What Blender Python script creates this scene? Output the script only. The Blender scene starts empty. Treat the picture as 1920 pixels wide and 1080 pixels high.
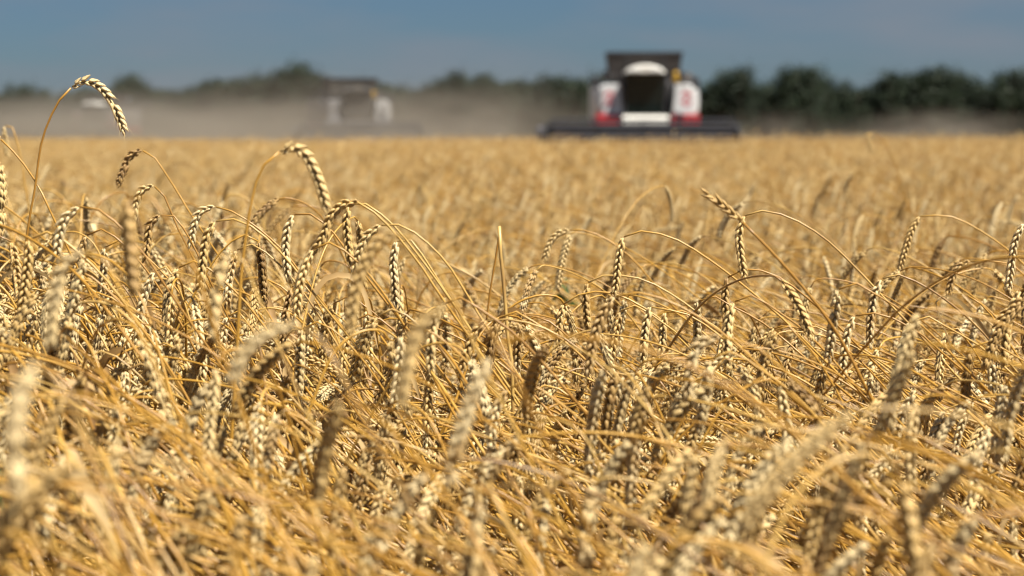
import bpy, bmesh, math, random
import numpy as np
from mathutils import Vector, Matrix, Euler

SC = bpy.context.scene
COL = SC.collection
R = math.radians
rng = np.random.default_rng(11)
random.seed(11)

# ------------------------------------------------------------------ camera
CAM_Z, LENS, SENSOR = 1.12, 50.0, 23.6
FPX = 1920 * LENS / SENSOR                 # focal length in photo pixels
HORIZON = 248.0                            # photo row of the horizon
PITCH = math.atan((540 - HORIZON) / FPX)
cam_d = bpy.data.cameras.new('camera')
cam = bpy.data.objects.new('camera', cam_d)
COL.objects.link(cam)
cam_d.lens, cam_d.sensor_width = LENS, SENSOR
cam_d.clip_start, cam_d.clip_end = 0.05, 4000
cam.location = (0, 0, CAM_Z)
cam.rotation_euler = (math.pi / 2 - PITCH, 0, 0)
cam_d.dof.use_dof = True
cam_d.dof.focus_distance = 2.95
cam_d.dof.aperture_fstop = 3.7
SC.camera = cam

# ------------------------------------------------------------------ world and sun
SUN_EL, SUN_AZ = R(60), R(126)             # azimuth clockwise from +Y (the view direction)
world = bpy.data.worlds.new('World')
SC.world = world
world.use_nodes = True
nt = world.node_tree
nt.nodes.clear()
def N(nt, t, **kw):
    n = nt.nodes.new(t)
    for k, v in kw.items():
        if k.startswith('i_'):
            n.inputs[k[2:].replace('_', ' ')].default_value = v
        else:
            setattr(n, k, v)
    return n
out = N(nt, 'ShaderNodeOutputWorld')
bg = N(nt, 'ShaderNodeBackground')
bg.inputs['Strength'].default_value = 0.055
sky = N(nt, 'ShaderNodeTexSky', sky_type='NISHITA', sun_disc=False, sun_elevation=SUN_EL, sun_rotation=SUN_AZ,
        altitude=100, air_density=1.0, dust_density=0.4, ozone_density=2.5)
tc = N(nt, 'ShaderNodeTexCoord')
mp = N(nt, 'ShaderNodeMapping')
mp.inputs['Scale'].default_value = (5.0, 5.0, 22.0)
mp.inputs['Location'].default_value = (3.1, 0.4, 1.7)
ns = N(nt, 'ShaderNodeTexNoise')
ns.inputs['Scale'].default_value = 1.6; ns.inputs['Detail'].default_value = 4; ns.inputs['Roughness'].default_value = 0.5
rp = N(nt, 'ShaderNodeValToRGB')
rp.color_ramp.elements[0].position = 0.36; rp.color_ramp.elements[0].color = (0, 0, 0, 1)
rp.color_ramp.elements[1].position = 0.70; rp.color_ramp.elements[1].color = (0.8, 0.8, 0.8, 1)
tint = N(nt, 'ShaderNodeMix', data_type='RGBA', blend_type='MULTIPLY')
tint.inputs['Factor'].default_value = 1.0
tint.inputs['B'].default_value = (0.24, 0.328, 0.46, 1)
cl = N(nt, 'ShaderNodeMix', data_type='RGBA')
cl.inputs['B'].default_value = (1.95, 2.2, 2.6, 1)
L = nt.links.new
L(sky.outputs['Color'], tint.inputs['A'])
L(tc.outputs['Generated'], mp.inputs['Vector']); L(mp.outputs['Vector'], ns.inputs['Vector'])
L(ns.outputs['Fac'], rp.inputs['Fac']); L(rp.outputs['Color'], cl.inputs['Factor'])
L(tint.outputs['Result'], cl.inputs['A']); L(cl.outputs['Result'], bg.inputs['Color'])
L(bg.outputs['Background'], out.inputs['Surface'])

sun_d = bpy.data.lights.new('sun', 'SUN')
sun_d.energy = 5.0; sun_d.angle = R(0.5); sun_d.color = (1.0, 0.95, 0.86)
sun = bpy.data.objects.new('sun', sun_d)
COL.objects.link(sun)
sdir = Vector((math.sin(SUN_AZ) * math.cos(SUN_EL), math.cos(SUN_AZ) * math.cos(SUN_EL), math.sin(SUN_EL)))
sun.rotation_euler = sdir.to_track_quat('Z', 'Y').to_euler()
sun.location = (20, -20, 40)

SC.view_settings.view_transform = 'Standard'
SC.view_settings.look = 'None'
SC.view_settings.exposure = 1.07
SC.view_settings.gamma = 1.0
SC.render.engine = 'CYCLES'
cy = SC.cycles
cy.max_bounces = 6; cy.diffuse_bounces = 1; cy.glossy_bounces = 2; cy.transmission_bounces = 4
cy.volume_bounces = 1; cy.transparent_max_bounces = 6
cy.use_denoising = True
try:
    cy.denoiser = 'OPENIMAGEDENOISE'
except Exception:
    pass
cy.sample_clamp_indirect = 6
cy.use_adaptive_sampling = False
cy.pixel_filter_type = 'BLACKMAN_HARRIS'
cy.filter_width = 1.3

# ------------------------------------------------------------------ helpers
def at(px, py, d):
    """World point at depth d (metres along the view direction) seen at photo pixel (px, py)."""
    x = (px - 960) / FPX * d
    v = -(py - 540) / FPX * d
    cp, sp = math.cos(PITCH), math.sin(PITCH)
    return np.array((x, d * cp + v * sp, CAM_Z - d * sp + v * cp))

def tag(o, label=None, cat=None, group=None, kind=None):
    if label: o['label'] = label
    if cat: o['category'] = cat
    if group: o['group'] = group
    if kind: o['kind'] = kind
    return o

def empty(name, loc=(0, 0, 0), rz=0.0):
    o = bpy.data.objects.new(name, None)
    COL.objects.link(o)
    o.location = loc; o.rotation_euler = (0, 0, rz)
    o.empty_display_size = 0.1
    return o

class MB:
    """Collects simple shapes; build() links them as ONE mesh object."""
    def __init__(s):
        s.v, s.f, s.m = [], [], []
    def add(s, vs, fs, mi=0):
        b = len(s.v)
        s.v += [tuple(map(float, p)) for p in vs]
        s.f += [tuple(int(i) + b for i in f) for f in fs]
        s.m += [mi] * len(fs)
        return s
    def box(s, x0, x1, y0, y1, z0, z1, mi=0):
        vs = [(x, y, z) for z in (z0, z1) for y in (y0, y1) for x in (x0, x1)]
        return s.add(vs, [(0, 2, 3, 1), (4, 5, 7, 6), (0, 1, 5, 4), (2, 6, 7, 3), (0, 4, 6, 2), (1, 3, 7, 5)], mi)
    def hexa(s, a, b, mi=0):
        """Solid between two quads a and b (four points each, same order)."""
        return s.add(list(a) + list(b), [(3, 2, 1, 0), (4, 5, 6, 7)] + [(i, (i + 1) % 4, (i + 1) % 4 + 4, i + 4) for i in range(4)], mi)
    def prism(s, prof, x0, x1, mi=0):
        """Outline prof [(y, z)] extruded along x."""
        n = len(prof)
        vs = [(x0, y, z) for y, z in prof] + [(x1, y, z) for y, z in prof]
        return s.add(vs, [tuple(range(n))[::-1], tuple(range(n, 2 * n))] + [(i, (i + 1) % n, (i + 1) % n + n, i + n) for i in range(n)], mi)
    def prism_y(s, prof, y0, y1, mi=0):
        n = len(prof)
        vs = [(x, y0, z) for x, z in prof] + [(x, y1, z) for x, z in prof]
        return s.add(vs, [tuple(range(n)), tuple(range(n, 2 * n))[::-1]] + [((i + 1) % n, i, i + n, (i + 1) % n + n) for i in range(n)], mi)
    def tube(s, pts, r, n=8, mi=0, caps=True):
        v, f = tube_arrays(np.array(pts, float), r if np.ndim(r) else [r] * len(pts), n, caps)
        return s.add(v, f, mi)
    def lathe(s, prof, c, axis='x', n=24, mi=0):
        """prof [(along, radius)] spun about an axis through c."""
        vs, fs = [], []
        for a, r in prof:
            for k in range(n):
                t = 2 * math.pi * k / n
                u, w = r * math.cos(t), r * math.sin(t)
                p = {'x': (a, u, w), 'y': (u, a, w), 'z': (u, w, a)}[axis]
                vs.append((c[0] + p[0], c[1] + p[1], c[2] + p[2]))
        for i in range(len(prof) - 1):
            for k in range(n):
                fs.append((i * n + k, i * n + (k + 1) % n, (i + 1) * n + (k + 1) % n, (i + 1) * n + k))
        fs.append(tuple(range(n))); fs.append(tuple(range((len(prof) - 1) * n, len(prof) * n)))
        return s.add(vs, fs, mi)
    def mesh(s, name, mats, smooth=False):
        me = bpy.data.meshes.new(name)
        me.from_pydata(s.v, [], s.f)
        for m in (mats if isinstance(mats, (list, tuple)) else [mats]):
            me.materials.append(m)
        if len(me.materials) > 1:
            me.polygons.foreach_set('material_index', s.m)
        if smooth:
            me.polygons.foreach_set('use_smooth', [True] * len(me.polygons))
        me.update()
        return me
    def build(s, name, mats, parent=None, smooth=False, bevel=0.0):
        me = s.mesh(name, mats, smooth)
        if True:
            bm = bmesh.new(); bm.from_mesh(me)
            bmesh.ops.recalc_face_normals(bm, faces=bm.faces[:])
            bm.to_mesh(me); bm.free()
        o = bpy.data.objects.new(name, me)
        COL.objects.link(o)
        if parent: o.parent = parent
        if bevel:
            b = o.modifiers.new('bevel', 'BEVEL'); b.width = bevel; b.segments = 3; b.limit_method = 'ANGLE'
            for p in me.polygons: p.use_smooth = True
            o.modifiers.new('wn', 'WEIGHTED_NORMAL').keep_sharp = True
        return o

def frames(P):
    T = np.gradient(P, axis=0)
    T /= np.linalg.norm(T, axis=1)[:, None] + 1e-12
    ref = np.array((0.13, 0.97, 0.21)) if abs(T[0][1]) < 0.9 else np.array((1.0, 0, 0))
    A = np.zeros_like(P)
    a = np.cross(T[0], ref); a /= np.linalg.norm(a)
    for i in range(len(P)):
        a = a - T[i] * a.dot(T[i]); a /= np.linalg.norm(a) + 1e-12
        A[i] = a
    return T, A, np.cross(T, A)

def tube_arrays(P, r, n=6, caps=True):
    P = np.asarray(P, float); r = np.asarray(r, float)
    T, A, B = frames(P)
    t = np.arange(n) * 2 * math.pi / n
    V = P[:, None, :] + r[:, None, None] * (np.cos(t)[None, :, None] * A[:, None, :] + np.sin(t)[None, :, None] * B[:, None, :])
    m = len(P)
    F = [(i * n + k, i * n + (k + 1) % n, (i + 1) * n + (k + 1) % n, (i + 1) * n + k) for i in range(m - 1) for k in range(n)]
    if caps:
        F += [tuple(range(n))[::-1], tuple(range((m - 1) * n, m * n))]
    return V.reshape(-1, 3), F

def spline(pts, n):
    """Catmull-Rom through pts, resampled to n points of equal arc length."""
    P = np.array(pts, float)
    if len(P) == 2:
        Q = np.linspace(P[0], P[1], 50)
    else:
        E = np.vstack([2 * P[0] - P[1], P, 2 * P[-1] - P[-2]])
        Q = []
        for i in range(1, len(E) - 2):
            for t in np.linspace(0, 1, 24, endpoint=False):
                a, b, c, d = E[i - 1], E[i], E[i + 1], E[i + 2]
                Q.append(0.5 * (2 * b + (c - a) * t + (2 * a - 5 * b + 4 * c - d) * t * t + (3 * b - a - 3 * c + d) * t ** 3))
        Q.append(P[-1]); Q = np.array(Q)
    s = np.r_[0, np.cumsum(np.linalg.norm(np.diff(Q, axis=0), axis=1))]
    u = np.linspace(0, s[-1], n)
    return np.stack([np.interp(u, s, Q[:, k]) for k in range(3)], 1)

# ------------------------------------------------------------------ materials
def new_mat(name):
    m = bpy.data.materials.new(name)
    m.use_nodes = True
    return m, m.node_tree, m.node_tree.nodes['Principled BSDF']

def paint(name, rgb, rough=0.45, metal=0.0, var=0.12, scale=3.0, spec=0.5, dust=0.0):
    m, nt, b = new_mat(name)
    tc = N(nt, 'ShaderNodeTexCoord')
    n = N(nt, 'ShaderNodeTexNoise'); n.inputs['Scale'].default_value = scale; n.inputs['Detail'].default_value = 6
    rp = N(nt, 'ShaderNodeValToRGB')
    lo = [c * (1 - var) for c in rgb]; hi = [min(1, c * (1 + var)) for c in rgb]
    if dust:
        lo = [c * (1 - dust) + d * dust for c, d in zip(lo, (0.33, 0.27, 0.19))]
    rp.color_ramp.elements[0].position = 0.3; rp.color_ramp.elements[0].color = (*lo, 1)
    rp.color_ramp.elements[1].position = 0.7; rp.color_ramp.elements[1].color = (*hi, 1)
    nt.links.new(tc.outputs['Object'], n.inputs['Vector'])
    nt.links.new(n.outputs['Fac'], rp.inputs['Fac'])
    nt.links.new(rp.outputs['Color'], b.inputs['Base Color'])
    b.inputs['Roughness'].default_value = rough; b.inputs['Metallic'].default_value = metal
    b.inputs['Specular IOR Level'].default_value = spec
    return m

def straw(name, cols, rough, spec, scale, bump=0.0, transl=0.0):
    """Dry plant matter: hue drifts from plant to plant and in blotches along each plant."""
    m, nt, b = new_mat(name)
    tc = N(nt, 'ShaderNodeTexCoord'); oi = N(nt, 'ShaderNodeObjectInfo')
    n = N(nt, 'ShaderNodeTexNoise'); n.inputs['Scale'].default_value = scale; n.inputs['Detail'].default_value = 3
    ad = N(nt, 'ShaderNodeMath', operation='MULTIPLY_ADD')
    ad.inputs[1].default_value = 0.55; ad.inputs[2].default_value = -0.27
    su = N(nt, 'ShaderNodeMath', operation='ADD', use_clamp=True)
    rp = N(nt, 'ShaderNodeValToRGB')
    cr = rp.color_ramp
    while len(cr.elements) < len(cols): cr.elements.new(0.5)
    for e, (p, c) in zip(cr.elements, cols):
        e.position = p; e.color = (*c, 1)
    L = nt.links.new
    L(tc.outputs['Object'], n.inputs['Vector'])
    L(n.outputs['Fac'], ad.inputs[0]); L(ad.outputs[0], su.inputs[0]); L(oi.outputs['Random'], su.inputs[1])
    L(su.outputs[0], rp.inputs['Fac']); L(rp.outputs['Color'], b.inputs['Base Color'])
    b.inputs['Roughness'].default_value = rough; b.inputs['Specular IOR Level'].default_value = spec
    if transl:
        tr = N(nt, 'ShaderNodeBsdfTranslucent'); mx = N(nt, 'ShaderNodeMixShader'); mx.inputs[0].default_value = transl
        L(rp.outputs['Color'], tr.inputs['Color']); L(b.outputs[0], mx.inputs[1]); L(tr.outputs[0], mx.inputs[2])
        L(mx.outputs[0], nt.nodes['Material Output'].inputs['Surface'])
    return m

M_STEM = straw('straw_stem', [(0.0, (0.28, 0.135, 0.02)), (0.3, (0.40, 0.205, 0.027)), (0.6, (0.48, 0.262, 0.042)), (0.85, (0.52, 0.335, 0.10)), (1.0, (0.28, 0.155, 0.05))], 0.38, 0.5, 18)
M_EAR = straw('wheat_ear_husk', [(0.0, (0.28, 0.165, 0.058)), (0.08, (0.40, 0.25, 0.085)), (0.28, (0.53, 0.35, 0.125)), (0.6, (0.59, 0.43, 0.195)), (0.9, (0.63, 0.49, 0.26)), (1.0, (0.40, 0.25, 0.09))], 0.5, 0.4, 45)
M_LEAF = straw('dry_leaf', [(0.0, (0.27, 0.155, 0.06)), (0.5, (0.44, 0.275, 0.105)), (1.0, (0.52, 0.38, 0.18))], 0.6, 0.3, 14, transl=0.3)
M_WEED = straw('green_weed', [(0.0, (0.045, 0.075, 0.018)), (1.0, (0.075, 0.11, 0.028))], 0.5, 0.4, 10, transl=0.3)

# ------------------------------------------------------------------ ground
def soil():
    m, nt, b = new_mat('stubble_soil')
    tc = N(nt, 'ShaderNodeTexCoord')
    n1 = N(nt, 'ShaderNodeTexNoise'); n1.inputs['Scale'].default_value = 0.6; n1.inputs['Detail'].default_value = 8
    n2 = N(nt, 'ShaderNodeTexNoise'); n2.inputs['Scale'].default_value = 40; n2.inputs['Detail'].default_value = 6
    mu = N(nt, 'ShaderNodeMath', operation='MULTIPLY_ADD'); mu.inputs[1].default_value = 0.5
    rp = N(nt, 'ShaderNodeValToRGB')
    rp.color_ramp.elements[0].position = 0.45; rp.color_ramp.elements[0].color = (0.05, 0.032, 0.018, 1)
    rp.color_ramp.elements[1].position = 0.9; rp.color_ramp.elements[1].color = (0.20, 0.135, 0.065, 1)
    L = nt.links.new
    L(tc.outputs['Object'], n1.inputs['Vector']); L(tc.outputs['Object'], n2.inputs['Vector'])
    L(n1.outputs['Fac'], mu.inputs[0]); L(n2.outputs['Fac'], mu.inputs[2]); L(mu.outputs[0], rp.inputs['Fac'])
    L(rp.outputs['Color'], b.inputs['Base Color'])
    b.inputs['Roughness'].default_value = 0.9
    return m
g = MB()
xs = [-3000, -400, -60, 0, 60, 400, 3000]; ys = [-300, -20, 0, 60, 150, 400, 3200]
g.add([(x, y, 0) for y in ys for x in xs], [(j * 7 + i, j * 7 + i + 1, (j + 1) * 7 + i + 1, (j + 1) * 7 + i) for j in range(6) for i in range(6)])
ground = g.build('ground', soil())
tag(ground, 'pale brown soil and stubble under the wheat', None, None, 'structure')

# ------------------------------------------------------------------ windbreak trees
M_BARK = paint('bark', (0.09, 0.07, 0.05), 0.9, var=0.3, scale=2)
def foliage(name, a, b_):
    m, nt, b = new_mat(name)
    ge = N(nt, 'ShaderNodeNewGeometry'); rp = N(nt, 'ShaderNodeValToRGB')
    rp.color_ramp.elements[0].color = (*a, 1); rp.color_ramp.elements[1].color = (*b_, 1)
    nt.links.new(ge.outputs['Random Per Island'], rp.inputs['Fac'])
    nt.links.new(rp.outputs['Color'], b.inputs['Base Color'])
    b.inputs['Roughness'].default_value = 0.6; b.inputs['Specular IOR Level'].default_value = 0.25
    return m
M_FOL = [foliage('oak_leaves', (0.010, 0.019, 0.008), (0.021, 0.034, 0.013)), foliage('ash_leaves', (0.011, 0.021, 0.010), (0.024, 0.037, 0.016)), foliage('poplar_leaves', (0.009, 0.018, 0.009), (0.019, 0.030, 0.014))]

def tree_meshes(k, w, nclump, leaves, taper):
    """Trunk with limbs, and a crown of leaf faces in clumps; height 1, crown radius about w."""
    r = np.random.default_rng(100 + k)
    tr = MB()
    tip = (r.normal(0, 0.02), r.normal(0, 0.02), 0.86)
    tr.tube(spline([(0, 0, -0.02), (r.normal(0, .012), r.normal(0, .012), 0.4), tip], 8), np.linspace(0.022, 0.004, 8), 7)
    cs = []
    for i in range(nclump):
        z = 0.10 + 0.84 * (i + 0.5) / nclump
        env = w * r.uniform(0.65, 1.25) * (0.55 + 0.45 * math.sin(math.pi * min(1, (z / 0.62)) * 0.5)) * (1 - max(0, (z - 0.55) / 0.45) ** (2.0 / taper) * 0.75)
        a = r.uniform(0, 6.283); q = env * math.sqrt(r.uniform(0.1, 1)) * 0.85
        c = np.array((q * math.cos(a), q * math.sin(a), z + r.normal(0, 0.02)))
        cs.append((c, r.uniform(0.075, 0.14)))
        if i % 2 == 0:
            z0 = max(0.12, z - 0.15)
            tr.tube(spline([(0, 0, z0), (c[0] * .5, c[1] * .5, z - 0.05), tuple(c)], 5), np.linspace(0.009, 0.002, 5), 5)
    V, F = [], []
    for c, s in cs:
        d = r.normal(size=(leaves, 3)); d /= np.linalg.norm(d, axis=1)[:, None]
        P = c + d * (s * np.where(r.random(leaves) < 0.14, r.uniform(1.0, 2.0, leaves), r.uniform(0.25, 1.1, leaves) ** 0.6))[:, None] * np.array((1.15, 1.15, 0.85))
        nrm = r.normal(size=(leaves, 3)) + d * 0.9 + np.array((0, 0, 0.6)); nrm /= np.linalg.norm(nrm, axis=1)[:, None]
        a = np.cross(nrm, r.normal(size=(leaves, 3))); a /= np.linalg.norm(a, axis=1)[:, None]
        b = np.cross(nrm, a)
        sz = r.uniform(0.012, 0.026, leaves)[:, None]
        base = len(V) * 1
        q = np.stack([P - a * sz, P - b * sz * .55, P + a * sz, P + b * sz * .55], 1).reshape(-1, 3)
        b0 = sum(len(x) for x in V)
        V.append(q); F += [(b0 + 4 * i, b0 + 4 * i + 1, b0 + 4 * i + 2, b0 + 4 * i + 3) for i in range(leaves)]
    cr = MB(); cr.add(np.vstack(V), F)
    return tr.mesh('trunk', M_BARK, True), cr.mesh('crown', M_FOL[k % 3])
TREES = [tree_meshes(*a) for a in ((0, 0.30, 30, 110, 1.0), (1, 0.34, 32, 110, 0.8), (2, 0.22, 28, 110, 1.5), (3, 0.38, 34, 110, 0.8), (4, 0.26, 28, 110, 1.2), (5, 0.32, 26, 120, 0.7))]

SKYLINE = [(-400, 160), (0, 165), (50, 155), (110, 165), (200, 160), (245, 142), (300, 168), (340, 166), (380, 148), (410, 138), (470, 142), (510, 138), (560, 122), (600, 136), (640, 156), (740, 158), (790, 155), (830, 156),
           (858, 132), (880, 150), (905, 138), (960, 152), (1050, 138), (1110, 150), (1180, 150), (1300, 156), (1345, 150), (1388, 124), (1412, 168), (1440, 146), (1480, 128), (1530, 130), (1552, 170), (1590, 155), (1640, 158), (1662, 136),
           (1700, 136), (1750, 127), (1800, 136), (1850, 156), (1880, 145), (1900, 132), (1925, 160), (1980, 140), (2300, 135)]
sx, sy = [p[0] for p in SKYLINE], [p[1] for p in SKYLINE]
TREE_G = 'trees of the windbreak along the far edge of the field'
def place_tree(px, ytop, D, k):
    s = FPX / D
    h = CAM_Z + (HORIZON - ytop) / s
    tm, cm = TREES[k]
    r = empty('windbreak_tree', ((px - 960) / s, D, 0), rng.uniform(0, 6.283))
    for me, nm in ((tm, 'trunk'), (cm, 'crown')):
        o = bpy.data.objects.new(nm, me); COL.objects.link(o); o.parent = r
    r.scale = (h * rng.uniform(0.9, 1.15), h * rng.uniform(0.9, 1.15), h)
    if px < 570: lab = 'tree veiled by pale dust left of the middle combine harvester'
    elif px < 1110: lab = 'hazy tree behind the dust between the two nearer combine harvesters'
    elif px < 1310: lab = 'tree mostly hidden behind the nearest white and red combine harvester'
    else: lab = 'dark green tree in clear air right of the nearest combine harvester'
    tag(r, lab, 'tree', TREE_G)
px = -260.0
i = 0
while px < 2200:
    place_tree(px, float(np.interp(px, sx, sy)) + rng.normal(4, 7), 300 + rng.uniform(-5, 5), int(rng.integers(0, 6)))
    px += rng.uniform(20, 32); i += 1
px = -250.0
while px < 2200:                                                   # lower second row that closes the gaps
    place_tree(px, float(np.interp(px, sx, sy)) + rng.uniform(8, 40), 312 + rng.uniform(-3, 6), int(rng.integers(0, 6)))
    px += rng.uniform(26, 40)
px = -250.0
while px < 2250:                                                   # a third row fills the belt
    place_tree(px, float(np.interp(px, sx, sy)) + rng.uniform(-2, 16), 306 + rng.uniform(-3, 3), int(rng.integers(0, 6)))
    px += rng.uniform(18, 28) if px > 1290 else rng.uniform(26, 40)
for px, yt in ((245, 140), (560, 121), (858, 130), (905, 137), (1388, 122), (1480, 127), (1520, 130), (1668, 134), (1750, 126), (1900, 131)):
    place_tree(px, yt, 297, 2 if px in (858, 905, 1388, 1900) else 4)

# ------------------------------------------------------------------ combine harvesters
C_WHITE = paint('white_paint', (0.592, 0.592, 0.592), 0.35, var=0.05, dust=0.12)
C_CREAM = paint('cream_paint', (0.624, 0.600, 0.544), 0.4, var=0.05, dust=0.1)
C_RED = paint('red_paint', (0.50, 0.015, 0.02), 0.4, var=0.12, dust=0.05)
C_EMBLEM = paint('emblem_red', (0.52, 0.13, 0.15), 0.5, var=0.08)
C_DARK = paint('dark_grey_paint', (0.022, 0.022, 0.026), 0.55, var=0.2, dust=0.05)
C_HOP = paint('hopper_sheet', (0.024, 0.019, 0.017), 0.6, var=0.2, dust=0.02)
C_BLACK = paint('black_rubber', (0.02, 0.02, 0.022), 0.8, var=0.25, dust=0.2)
C_STEEL = paint('worn_steel', (0.22, 0.22, 0.24), 0.4, 0.8, var=0.2)
C_REEL = paint('dark_reel', (0.022, 0.024, 0.034), 0.5, var=0.2, dust=0.04)
C_YEL = paint('yellow_paint', (0.527, 0.306, 0.025), 0.4, var=0.08)
C_LAMP = paint('lamp_lens', (0.75, 0.75, 0.72), 0.1, var=0.05)
C_INT = paint('cab_interior', (0.10, 0.115, 0.11), 0.7, var=0.2)
def glass():
    m, nt, b = new_mat('tinted_glass')
    b.inputs['Base Color'].default_value = (0.01, 0.016, 0.015, 1)
    b.inputs['Roughness'].default_value = 0.06; b.inputs['Alpha'].default_value = 0.8
    b.inputs['Specular IOR Level'].default_value = 0.35
    return m
C_GLASS = glass()

def make_combine():
    root = empty('combine_harvester')
    # chassis and threshing body
    m = MB(); m.prism([(-0.2, 1.0), (-0.2, 2.7), (0.3, 2.95), (4.6, 2.95), (5.3, 2.5), (5.6, 1.4), (4.9, 0.95), (2.0, 0.8)], -0.8, 0.8)
    m.build('body', C_DARK, root, bevel=0.03)
    m = MB(); m.prism([(2.6, 2.96), (2.6, 3.25), (4.2, 3.25), (4.9, 2.96)], -1.25, 1.25)
    eng = m.build('engine_deck', C_DARK, root, bevel=0.04)
    m = MB(); m.tube([(0.9, 4.0, 3.2), (0.9, 4.0, 3.7)], 0.07, 12); m.build('exhaust_pipe', C_STEEL, eng, True)
    m = MB(); m.prism([(5.0, 0.95), (5.2, 2.4), (5.9, 2.1), (6.2, 1.1), (5.9, 0.75)], -0.75, 0.75); m.build('straw_hood', C_DARK, root, bevel=0.04)
    # side panels: white above, red below, rounded at the outer front edge
    for s in (-1, 1):
        xo, xi = 1.72 * s, 0.84 * s
        pf = [(xi, -0.78), (xo - 0.22 * s, -0.78), (xo - 0.08 * s, -0.70), (xo, -0.5), (xo, 0.9), (xi, 0.9)]
        p = MB()
        n = len(pf)
        # taper: the inner edge leans with the cab windscreen, the top outer corner is rounded
        def lvl(z, q, ins): return [(x + (ins if i in (0, 5) else 0) * s - (q * s if i in (1, 2, 3, 4) else 0), y, z) for i, (x, y) in enumerate(pf)]
        rings = [lvl(1.71, 0.05, -0.02), lvl(1.92, 0.0, -0.01), lvl(2.35, 0.0, 0.04), lvl(2.58, 0.05, 0.05), lvl(2.68, 0.16, 0.05), lvl(2.71, 0.3, 0.05)]
        vs = [v for rg in rings for v in rg]
        fs = [(j * n + i, j * n + (i + 1) % n, (j + 1) * n + (i + 1) % n, (j + 1) * n + i) for j in range(len(rings) - 1) for i in range(n)]
        fs += [tuple(range(n)), tuple(range((len(rings) - 1) * n, len(rings) * n))]
        p.add(vs, fs); pan = p.build('side_panel', C_WHITE, root, bevel=0.025)
        # red emblem on the panel: a broken ring with a slanting bar
        e = MB(); cx = 1.28 * s; cz = 2.24; yf = -0.786
        for a0, a1 in ((20, 160), (200, 340)):
            o_ = [(cx + 0.20 * math.cos(R(a)), cz + 0.24 * math.sin(R(a))) for a in np.linspace(a0, a1, 12)]
            i_ = [(cx + 0.12 * math.cos(R(a)), cz + 0.16 * math.sin(R(a))) for a in np.linspace(a1, a0, 12)]
            for k in range(11):
                e.prism_y([o_[k], o_[k + 1], i_[10 - k], i_[11 - k]], yf, yf + 0.004)
        e.prism_y([(cx - 0.1, cz - 0.2), (cx - 0.02, cz - 0.2), (cx + 0.1, cz + 0.2), (cx + 0.02, cz + 0.2)], yf - 0.003, yf + 0.002)
        e.build('emblem', C_EMBLEM, pan)
        q = MB()
        q.prism_y([(xo - 0.02 * s, 1.30), (xi - 0.05 * s, 1.30), (xi - 0.02 * s, 1.705), (xo, 1.705)], -0.84, 0.9); q.build('lower_panel', C_RED, root, bevel=0.02)
        q = MB(); q.box(min(xo, xo - 0.06 * s), max(xo, xo - 0.06 * s), 0.93, 4.4, 1.5, 2.78); sp = q.build('side_cover', C_WHITE, root, bevel=0.03)
        q = MB(); q.box(min(xo, xo - 0.05 * s), max(xo, xo - 0.05 * s), 0.93, 4.4, 1.2, 1.49); q.build('side_skirt', C_RED, root, bevel=0.02)
        q = MB(); q.box(min(0.8 * s, 1.64 * s), max(0.8 * s, 1.64 * s), 0.95, 4.3, 1.6, 2.75); q.build('side_frame', C_DARK, root)
    # grain tank with flared extension
    m = MB()
    a = [(-1.15, 0.75, 2.85), (1.15, 0.75, 2.85), (1.15, 2.5, 2.85), (-1.15, 2.5, 2.85)]
    b = [(-1.24, 0.62, 3.78), (1.26, 0.62, 3.78), (1.26, 2.75, 3.78), (-1.24, 2.75, 3.78)]
    m.hexa(a, b)
    hop = m.build('grain_tank', C_HOP, root, bevel=0.01)
    m = MB(); m.box(-1.27, 1.29, 0.58, 0.66, 3.76, 3.84); m.box(-1.27, 1.29, 2.72, 2.80, 3.76, 3.84); m.box(-1.27, -1.20, 0.66, 2.72, 3.76, 3.84); m.box(1.22, 1.29, 0.66, 2.72, 3.76, 3.84)
    for x in (-0.6, 0.02, 0.64): m.prism([(0.70, 2.9), (0.655, 2.9), (0.59, 3.755), (0.63, 3.755)], x - 0.03, x + 0.03)
    m.build('tank_rim', C_DARK, hop)
    m = MB(); m.tube([(1.5, 1.0, 2.98), (1.52, 2.5, 3.02), (1.52, 6.6, 3.2)], 0.17, 14); m.tube([(1.52, 6.55, 3.2), (1.52, 6.9, 3.12), (1.52, 7.05, 2.85)], [0.18, 0.2, 0.2], 14)
    m.tube([(1.2, 0.9, 2.5), (1.4, 0.92, 2.85), (1.5, 1.05, 2.98)], 0.17, 14); m.build('unloading_auger', C_HOP, root, True)
    # cab: frame posts, panes, roof with visor and lamps
    cab = MB()
    for s in (-1, 1):
        x0, x1 = -0.12 + 0.61 * s, -0.12 + 0.66 * s
        cab.hexa([(x0, -0.95, 1.72), (x0 + .07 * s, -0.95, 1.72), (x0 + .07 * s, -0.87, 1.72), (x0, -0.87, 1.72)], [(x1, -1.12, 3.06), (x1 + .07 * s, -1.12, 3.06), (x1 + .07 * s, -1.04, 3.06), (x1, -1.04, 3.06)])
        cab.box(min(x1, x1 + .07 * s), max(x1, x1 + .07 * s), 0.42, 0.52, 1.72, 3.06)
    cab.box(-0.82, 0.58, -0.86, 0.52, 1.60, 1.72); cab.box(-0.77, 0.53, 0.44, 0.52, 1.72, 3.06)
    cab = cab.build('cab', C_DARK, root, bevel=0.012)
    m = MB(); m.hexa([(-0.735, -0.93, 1.73), (0.495, -0.93, 1.73), (0.495, -0.91, 1.73), (-0.735, -0.91, 1.73)], [(-0.78, -1.10, 3.06), (0.54, -1.10, 3.06), (0.54, -1.08, 3.06), (-0.78, -1.08, 3.06)]); m.build('windscreen', C_GLASS, cab)
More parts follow.
